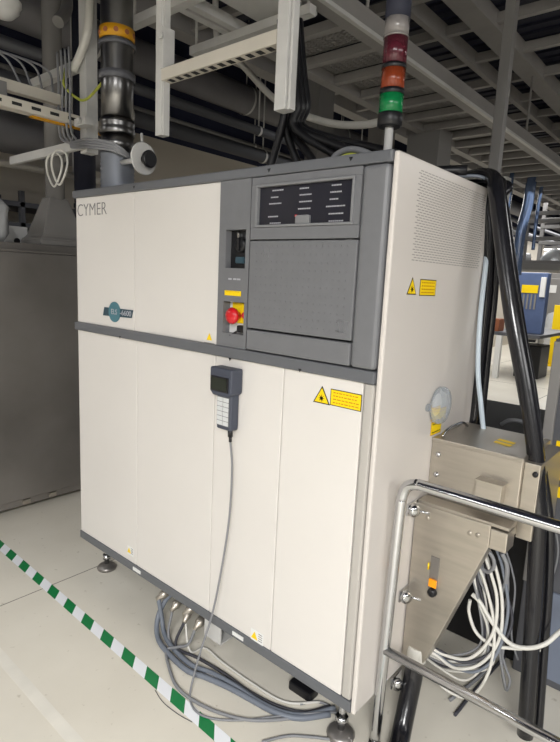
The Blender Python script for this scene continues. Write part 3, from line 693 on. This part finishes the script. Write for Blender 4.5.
for yy in (-.12,):
    b = BM(); box(b, -2.249, -2.238, yy - .03, yy + .03, 2.42, 2.56, bev=.002); lathe(b, (-2.238, yy, 2.45), (1, 0, 0), [(.011, 0), (.011, .01)], 6); obj('hanger_plate', b, 'rack', cr)
sr = thing('slotted_rail', 'slotted ivory rail below the plain cable rail behind the strut post', 'rail', (-2.22, 0, 2.45))
b = BM(); box(b, -2.24, -2.165, -1.2, .55, 2.42, 2.472, bev=.003)
for i in range(14):
    y0 = -.9 + i * .1; box(b, -2.1652, -2.1642, y0, y0 + .05, 2.438, 2.454, mi=1)
obj('rail', b, ['ivory', 'dark'], sr)
b = BM(); box(b, -2.235, -2.20, .02, .60, 2.412, 2.4195); obj('yellow_strip', b, 'yellow2', sr)
for i in range(4):
    o_ = i * .042 + .03
    cable('tray_wire', ['leftmost', 'second from left', 'third from left', 'rightmost'][i] + ' of four grey wires dropping past the slotted rail',
          [Vector((-2.30 + o_, .20, 2.80)), Vector((-2.29 + o_, .20, 2.62)), Vector((-2.30 + o_, .20, 2.45)), Vector((-2.28 + o_, .20, 2.36)), Vector((-2.22 + o_, .19, 2.325 - .004 * i)), Vector((-2.08, .17, 2.30 - i * .008)), Vector((-1.85, .10, 2.27 - i * .012)), Vector((-1.66, .03, 2.235 - i * .012)), Vector((-1.49, .06, 2.20 - i * .01)), Vector((-1.47, .16, 2.14))], .0065, 'cable', 'grey wires from the strut arm')
cable('yellow_wire', 'yellow green wire bending from strut arm to the exhaust duct', [Vector((-2.24, .23, 2.72)), Vector((-2.20, .20, 2.62)), Vector((-2.12, .22, 2.55)), Vector((-2.0, .22, 2.52)), Vector((-1.66, .14, 2.55))], .007, 'ygreen')
for i in range(2):
    c = Vector((-2.37 + .10 * i, .22 - .02 * i, 2.19)); pts = [c + Vector((.085 * math.sin(a), .01 * math.sin(2 * a), .10 * math.cos(a) * (1 if math.cos(a) > 0 else .9))) for a in [q * 2 * PI / 12 + .3 * i for q in range(13)]]
    cable('hanging_coil', ['left', 'right'][i] + ' white cable loop hanging under the lower strut arm', pts, .006, 'cable_white', cat='cable')
for i in range(4):
    cable('tray_wire', ['first', 'second', 'third', 'fourth'][i] + ' thin grey wire arching onto the plain ivory rail', [Vector((-2.45, -.6 + .1 * i, 2.74)), Vector((-2.42, -.20 + .08 * i, 2.76)), Vector((-2.36, -.05 + .08 * i, 2.72)), Vector((-2.285, .0 + .06 * i, 2.586))], .006, 'cable', 'grey wires arching onto the ivory rail')

# big pipes along the left wall
def pipe(label, x, z, r, y0, y1, m='pipe', straps=(), name='overhead_pipe'):
    t = thing(name, label, 'pipe', (x, (y0 + y1) / 2, z))
    b = BM(); cyl(b, (x, y0, z), (x, y1, z), r, 28); obj('pipe_run', b, m, t)
    for s in straps:
        b = BM(); lathe(b, (x, s, z), (0, 1, 0), [(r + .006, 0), (r + .006, .03)], 28, cap=False); obj('pipe_strap', b, 'galv', t)
        b = BM(); cyl(b, (x, s + .015, z + r), (x, s + .015, 4.6), .008, 8); obj('hanger_rod', b, 'galv', t)
pipe('large grey lagged pipe below the ivory rails at the left', -3.60, 2.62, .15, -3, 1.35, straps=(.0, .88))
pipe('thin cream pipe under the large lagged pipe at the left', -3.42, 2.36, .025, -3, 1.2, 'ivory', (.3, .9))
pipe('dark pipe nearest above the strut frame along the left wall', -3.4, 3.17, .045, -3, 20, 'dkcab', (1, 3, 5))
pipe('second dark pipe above the beige wall band', -3.7, 3.02, .07, -3, 20, 'dkcab', (1.6, 3.4, 6))
pipe('pale conduit running along the beige wall high up', -4.42, 3.34, .03, -3, 20, 'rack', (2, 4, 6))
pipe('broad grey duct pipe behind the trapeze frame near the wall', -4.1, 3.72, .16, -3, 20, 'pipe', (1.5, 3.5, 5.5))
# ceiling fixtures top left
q = P('z', 3.2, 4, 6)
dm = thing('ceiling_dome', 'white round dome fixture hanging at the top left corner', 'ceiling fixture', (q.x, q.y, q.z))
b = BM(); lathe(b, q, (0, 0, 1), [(0, -.075), (.05, -.065), (.085, -.03), (.09, 0), (.10, .004), (.10, .03)], 28, cap=False); obj('dome', b, 'white', dm)
b = BM(); cyl(b, q + Vector((0, 0, .03)), (q.x, q.y, 4.6), .012, 10); obj('stem', b, 'galv', dm)
b = BM(); tube(b, [P('z', 3.4, 66, -12), P('z', 3.25, 67, 6), P('z', 3.15, 64, 15), P('z', 3.08, 58, 22)], .035, 14); tag(obj('bent_pipe_stub', b, 'rack'), 'pale bent pipe stub hanging from the dark ceiling void at left', 'pipe')

# flexible hose behind, black bundle
cable('flexible_conduit', 'grey flexible conduit sagging behind the signal light tower', [P('y', 1.4, 214, 20) + Vector((0, 0, .9)), P('y', 1.4, 216, 30)] + [P('y', 1.4, a, c) for a, c in ((228, 50), (245, 68), (270, 95), (292, 110), (318, 120), (345, 125), (375, 123), (389, 112), (393, 60), (396, -10))], .022, 'cable_white', n=12)
bmv = [(292, 60, .35), (298, 85, .35), (300, 112, .35), (297, 135, .35)]
for i in range(6):
    o_ = (i - 2.5) * 4
    pts = [P('y', .36 + .03 * (i % 3), 290 + o_ * .9, 20), P('y', .36 + .03 * (i % 3), 293 + o_, 70), P('y', .36 + .03 * (i % 3), 296 + o_ * 1.1, 105), P('y', .36 + .03 * (i % 3), 294 + o_ * 1.3, 130)]
    e = Vector((-.50 + (i - 2.5) * .12, .30 + .05 * (i % 2), 2.02)); pts += [e + Vector((0, .06, .06)), e, e + Vector(((i - 2.5) * .09, .1, 0))]
    cable('black_cable', ['leftmost', 'second', 'third', 'fourth', 'fifth', 'rightmost'][i] + ' black cable of the bundle falling onto the cabinet top', pts, .017, 'black', 'black cables falling onto the cabinet top')
for i, (lab, m, w) in enumerate((('grey hose loop arching on the cabinet top behind the rail', 'cable', .011), ('yellow green wire loop inside the grey hose loop', 'ygreen', .005))):
    s = 1 - .25 * i
    cable('hose_loop', lab, [Vector((-.30 - .09 * s, .22, 2.012)), Vector((-.30 - .06 * s, .22, 2.012 + .05 * s)), Vector((-.30, .22, 2.012 + .065 * s)), Vector((-.30 + .07 * s, .22, 2.012 + .045 * s)), Vector((-.30 + .14 * s, .23, 2.012))], w, m)

# ------------------------------------------------------------------ overhead catwalk and raised grid
cw = thing('mesh_catwalk', 'long pale mesh catwalk overhead behind the signal light tower', 'catwalk', (-1.2, 3.5, 2.9))
for xx in (-1.53, -.96):
    b = BM(); box(b, xx, xx + .075, .95 if xx < -1.2 else .45, 16, 2.90, 3.02, bev=.003); obj('side_beam', b, 'beam', cw)
b = BM(); box(b, -.885, -.86, .45, 16, 2.895, 2.915); obj('conduit_strip', b, 'galv', cw)
ny = 0; yy = 1.02
while yy < 15.8:
    b = BM(); box(b, -1.455, -.96, yy, yy + .045, 2.905, 2.955, bev=.002); obj('cross_beam', b, 'beam', cw)
    if ny < 6:
        b = BM()
        for k in range(10): box(b, -1.455, -.96, yy + .055 + k * .0275, yy + .070 + k * .0275, 2.958, 2.972)
        for k in range(12): x = -1.45 + k * .0412; box(b, x, x + .012, yy + .045, yy + .32, 2.958, 2.970)
        obj('mesh_panel', b, 'beam', cw)
    else:
        b = BM()
        for k in range(3): box(b, -1.455, -.96, yy + .06 + k * .09, yy + .105 + k * .09, 2.958, 2.985)
        obj('slat_panel', b, 'beam', cw)
    ny += 1; yy += .325
b = BM(); box(b, -1.455, -.96, 1.02, 16, 3.0, 3.01); obj('deck_plate', b, 'slab', cw)
for xx in (-1.49, -.92):
    for yy in (1.2, 3.9, 6.6): b = BM(); cyl(b, (xx, yy, 3.0), (xx, yy, 3.52), .010, 8); obj('hanger_rod', b, 'beam', cw)
gr = thing('raised_grid', 'dark raised floor grid of wide pale beams high above the right side', 'ceiling grid', (0, 5, 3.5))
for xx, w in ((-1.30, .05), (-1.02, .16), (-.30, .07), (.42, .16), (1.3, .07), (2.2, .16), (-2.2, .07), (-3.0, .16)):
    b = BM(); box(b, xx, xx + w, .3, 20, 3.50, 3.62, bev=.004); obj('long_beam', b, 'beam', gr)
yy = .4
while yy < 19:
    b = BM(); box(b, -3.0, 3.0, yy, yy + .05, 3.53, 3.60, bev=.003); obj('cross_beam', b, 'beam', gr); yy += .6
b = BM()
yy = .3
while yy < 19:
    box(b, -3.0, 3.0, yy, yy + .075, 3.64, 3.66); yy += .14
obj('slotted_deck', b, 'slab', gr)

col = thing('steel_column', 'slim grey steel column rising behind the black hoses', 'column', (-.455, 2.0, 0))
b = BM(); box(b, -.49, -.43, 1.97, 2.03, .012, 4.6, bev=.004); obj('shaft', b, 'rack', col)
b = BM(); box(b, -.53, -.39, 1.93, 2.07, 0, .012); obj('base_plate', b, 'rack', col)
for lab, (x0, x1, yt), yy in (('grey tall cabinet rising behind the laser just right of the signal tower', (408, 440, 131), 3.0), ('narrow grey column behind the laser left of the signal tower', (370, 384, 104), 3.2), ('narrow dark column further left behind the black cable bundle', (308, 320, 85), 3.0)):
    a = P('y', yy, x0, yt); c = P('y', yy, x1, yt); t = thing('tall_cabinet' if x1 - x0 > 20 else 'support_column', lab, 'cabinet' if x1 - x0 > 20 else 'column', ((a.x + c.x) / 2, yy, 0))
    zt = max(a.z, c.z) if x1 - x0 > 20 else 4.6
    b = BM(); box(b, a.x, c.x, yy, yy + .25, .06, zt, bev=.006); obj('body', b, 'rack' if yy < 3.1 else 'beam', t)
    b = BM(); box(b, a.x + .01, c.x - .01, yy + .01, yy + .24, 0, .06); obj('plinth', b, 'dkcab', t)

# ------------------------------------------------------------------ right-hand dark cabinets
rc = thing('charcoal_cabinet', 'charcoal equipment cabinet with yellow stripes at the right frame edge', 'cabinet', (.75, 1.3, 0))
b = BM(); box(b, .262, 1.25, .90, 1.65, 0, 1.45, bev=.006); obj('cabinet_shell', b, 'dkcab', rc)
b = BM(); box(b, .345, .98, .885, .90, .04, .42, bev=.004); obj('slate_panel', b, 'slate', rc)
b = BM(); box(b, .262, .30, .880, .90, .43, 1.44, bev=.004); obj('door_edge', b, 'rack', rc)
for px_, py_, hh in ((558, 452, .045), (558, 474, .022), (558, 492, .022)):
    q = P('y', .9, px_, py_); b = BM(); box(b, .315, .50, .897, .90, q.z - hh, q.z + hh); obj('yellow_stripe', b, 'yellow', rc)
bx = thing('black_equipment_box', 'low black equipment box behind the steel box and black hoses', 'equipment box', (.0, 1.2, 0))
b = BM(); box(b, -.55, .255, .95, 1.6, 0, 1.0, bev=.01); obj('box_shell', b, 'black', bx)
b = BM(); box(b, -.55, .255, .94, 1.6, 1.0, 1.02, bev=.004); obj('top_lid', b, 'dark', bx)
cable('short_cable', 'short grey cable arching over the top of the black equipment box', [Vector((.05, 1.05, 1.03)), Vector((.09, 1.03, 1.06)), Vector((.15, 1.02, 1.065)), Vector((.21, 1.0, 1.03))], .009, 'cable')

# ------------------------------------------------------------------ far bay at the right
def fy(y, x, z): return P('y', y, x, z)
Y = 9.0
tb = thing('trolley_table', 'white legged trolley table carrying the blue cabinet in the far bay', 'table', (-2.25, Y, 0))
for px_ in (494, 536):
    q = P('z', 0, px_, 378 if px_ < 500 else 371); 
    b = BM(); box(b, q.x - .05, q.x + .05, q.y, q.y + .09, 0, .80, bev=.005); obj('leg', b, 'white', tb)
b = BM(); box(b, -2.80, -1.85, 8.72, 10.9, .80, .86, bev=.006); obj('table_top', b, 'dkcab', tb)
b = BM(); box(b, -2.4, -1.95, 9.3, 9.9, 0, .62, bev=.02); tag(obj('black_bin', b, 'black'), 'black bin under the white trolley table', 'bin')
a = fy(9, 516, 272); c = fy(9, 541, 334)
bc = thing('blue_cabinet', 'blue plastic cabinet with yellow label in the far bay', 'cabinet', ((a.x + c.x) / 2, 9.1, .86))
b = BM(); box(b, a.x, c.x, 9.0, 9.2, .861, a.z, bev=.02); obj('cabinet_body', b, 'bluebox', bc)
q = fy(9, 530, 289); b = BM(); box(b, q.x - .14, q.x + .14, 8.985, 9.0, q.z - .07, q.z + .07); obj('yellow_label', b, 'yellow', bc)
for k in range(4):
    b = BM(); x = q.x - .10 + k * .065; box(b, x, x + .03, 8.985, 9.0, q.z - .36, q.z - .09); obj('white_clip', b, 'rack', bc)
b = BM(); q = fy(9, 543, 283); box(b, q.x - .03, q.x + .06, 8.96, 9.2, q.z - .25, q.z + .10, bev=.01); obj('side_plate', b, 'white', bc)
b = BM(); a = fy(8.8, 490, 325); c = fy(8.8, 496.5, 346); box(b, a.x, c.x, 8.8, 9.1, .861, 1.09, bev=.01); tag(obj('rust_brown_crate', b, 'rust'), 'small rust brown crate on the left end of the trolley table', 'crate')
q = P('z', 0, 551, 366)
ys = thing('yellow_stand', 'narrow yellow stand on the floor in the far bay', 'stand', (q.x, q.y, 0))
b = BM(); box(b, q.x - .09, q.x + .09, q.y, q.y + .06, .03, 1.35, bev=.01); obj('panel', b, 'yellow', ys)
b = BM(); box(b, q.x - .16, q.x + .16, q.y - .12, q.y + .18, 0, .03, bev=.005); obj('foot', b, 'yellow', ys)
# plastic wrapped bundle
random.seed(11)
b = BM(); q = P('z', 0, 553, 359); lathe(b, (q.x + .2, q.y, 0), (0, 0, 1), [(.55, 0), (.62, .2), (.58, .5), (.6, .75), (.4, 1.1), (.12, 1.2)], 22)
for v in b.verts: v.co += Vector((random.uniform(-.08, .08), random.uniform(-.08, .08), random.uniform(-.04, .04) if v.co.z > .1 else 0))
tag(obj('wrapped_bundle', b, 'film'), 'silver plastic wrapped bundle on the far floor', 'bundle')
# far rack with shelves
rk = thing('shelving_rack', 'grey open framed rack in the far bay under the catwalk', 'rack', (-1.2, 6.3, 0))
RX = [-1.55, -1.0, -.45, .1]
for xx in RX:
    for yy in (6.2, 6.9):
        b = BM(); box(b, xx, xx + .05, yy, yy + .05, 1.98 if xx < .05 else 0, 2.88, bev=.004); obj('upright', b, 'rack', rk)
for zz in (1.98, 2.28, 2.50, 2.60):
    for yy in (6.2, 6.9):
        b = BM(); box(b, -1.55, .15, yy - .01, yy + .06, zz, zz + .045, bev=.004); obj('shelf_beam', b, 'rack', rk)
b = BM(); box(b, -1.9, .15, 6.15, 7.0, 1.90, 1.98, bev=.005); obj('shelf_deck', b, 'rack', rk)
for i, (x0, w, h_, lab) in enumerate(((-1.7, .35, .16, 'left'), (-1.2, .28, .2, 'middle'), (-.8, .3, .14, 'right'))):
    random.seed(20 + i); b = BM(); lathe(b, (x0, 6.45, 1.9805), (0, 0, 1), [(w * .5, 0), (w * .6, h_ * .4), (w * .5, h_ * .8), (w * .2, h_)], 14)
    for v in b.verts: v.co += Vector((random.uniform(-.02, .02), random.uniform(-.02, .02), random.uniform(-.01, .02)))
    tag(obj('plastic_bag', b, 'film'), lab + ' white plastic bag lying on the open framed far rack', 'bag', 'plastic bags on the far rack')
b = BM(); tube(b, [P('y', 5.6, a, c) for a, c in ((534, 172), (531, 185), (528, 205), (521, 232), (517, 262), (516, 275))], .06, 14); tag(obj('blue_film_tube', b, 'bluefilm'), 'long blue plastic film tube hanging in front of the far rack', 'tube')
b = BM(); tube(b, [P('y', 6.0, a, c) for a, c in ((543, 180), (541, 190), (537, 215), (533, 250))], .022, 12); tag(obj('blue_film_tube', b, 'bluefilm'), 'thin blue plastic tube right of the long blue film tube', 'tube')
b = BM(); tube(b, [P('y', 5.2, a, c) for a, c in ((511, 168), (510, 176), (508, 195), (505, 215))], .045, 12); tag(obj('blue_film_tube', b, 'bluefilm'), 'short blue film tube beside the pale column', 'tube')
a = P('y', 5, 498, 187); c = P('y', 5, 506, 187)
b = BM(); box(b, a.x, c.x, 5.0, 5.15, 0, 2.88, bev=.005); tag(obj('pale_column', b, 'white'), 'pale square column just right of the black hoses in the far bay', 'column')
# far grey partition, machines
fw = thing('grey_machine', 'wide grey machine with white notice at the far right', 'machine', (-1.0, 15, 0))
a = P('y', 15, 546, 275); b = BM(); box(b, a.x, a.x + 3, 15, 16, 0.0, 2.0, bev=.02); obj('machine_body', b, 'rack', fw)
a = P('y', 15, 549, 285); c = P('y', 15, 556, 293); b = BM(); box(b, a.x, c.x, 14.985, 15, c.z, a.z); obj('white_notice', b, 'white', fw)
for i, (x0, x1, y_, zt, m, lab) in enumerate(((-6.2, -4.9 + .35, 15, 1.9, 'dkcab', ''), (-4.4, -3.4, 17, 2.2, 'rack', 'pale grey far machine at the end of the aisle'), (-3.3, -2.2, 19, 2.6, 'beam', 'beige far machine at the end of the aisle'), (-2.1, -.8, 20, 2.4, 'dkcab', 'dark far machine at the end of the aisle'))):
    if not lab: continue
    t = thing('far_machine', lab, 'machine', ((x0 + x1) / 2, y_, 0)); pbox('body', m, t, x0, x1, y_, y_ + 1.2, .08, zt, bev=.02); pbox('plinth', 'dark', t, x0 + .03, x1 - .03, y_ + .03, y_ + 1.1, 0, .08); pbox('panel', 'white', t, x0 + .2, x1 - .3, y_ - .02, y_, 1.0, 1.5)
# glowing ceiling lamps of the far bay
for i, (x, y) in enumerate(((-2.4, 12.5), (-.9, 12.5), (-3.2, 17), (-1.6, 17), (.6, 9.5))):
    t = thing('ceiling_lamp', 'bright far bay strip lamp, ' + ['left of the nearer pair', 'right of the nearer pair', 'left of the farther pair', 'right of the farther pair', 'nearest to the charcoal cabinet'][i], 'lamp', (x, y, 2.6), 'strip lamps of the far bay')
    pbox('housing', 'rack', t, x - .6, x + .6, y - .08, y + .08, 2.62, 2.68); pbox('diffuser', 'lamp', t, x - .58, x + .58, y - .06, y + .06, 2.59, 2.62)
    b = BM(); cyl(b, (x, y, 2.68), (x, y, 2.905 if -1.5 < x < -.86 else 3.535), .01, 8); obj('stem', b, 'rack', t)

# ------------------------------------------------------------------ light
def area(name, loc, sx, sy, e, rot=(0, 0, 0), col=(1, .995, .985)):
    l = bpy.data.lights.new(name, 'AREA'); l.shape = 'RECTANGLE'; l.size = sx; l.size_y = sy; l.energy = e; l.color = col
    o = bpy.data.objects.new(name, l); COL.objects.link(o); o.location = loc; o.rotation_euler = rot; return o
area('room_or_fill_light', (2.4, -3.9, 3.0), 1.4, 2.2, 400)
area('room_or_fill_light', (-.8, -5.0, 3.1), 2.0, .6, 60)  # weak fill light added behind the camera, not a fitting of the room
area('room_or_fill_light', (-3.0, -1.9, 2.9), .4, 1.0, 16)  # added unseen light that lifts the enclosure and pipework at the left
area('room_or_fill_light', (4.2, -.8, 2.7), .6, 2.4, 34, (0, R(78), 0))  # added unseen light, turned sideways to brighten trunking, side panel and racks
area('bay_lamp', (-2.2, 9, 2.85), 1.6, 6, 110)
area('bay_lamp', (-3.0, 16, 3.2), 2.4, 6, 160)
area('bay_lamp', (1.8, 5, 3.2), .6, 4, 40)
area('bay_lamp', (-2.9, 4.3, 3.3), .3, 2.4, 7)
w = bpy.data.worlds.new('world'); S.world = w; w.use_nodes = True
w.node_tree.nodes['Background'].inputs['Color'].default_value = (.6, .62, .66, 1)
w.node_tree.nodes['Background'].inputs['Strength'].default_value = .05

S.view_settings.view_transform = 'Standard'; S.view_settings.look = 'None'; S.view_settings.gamma = 1; S.view_settings.use_curve_mapping = False
S.view_settings.exposure = 0.34
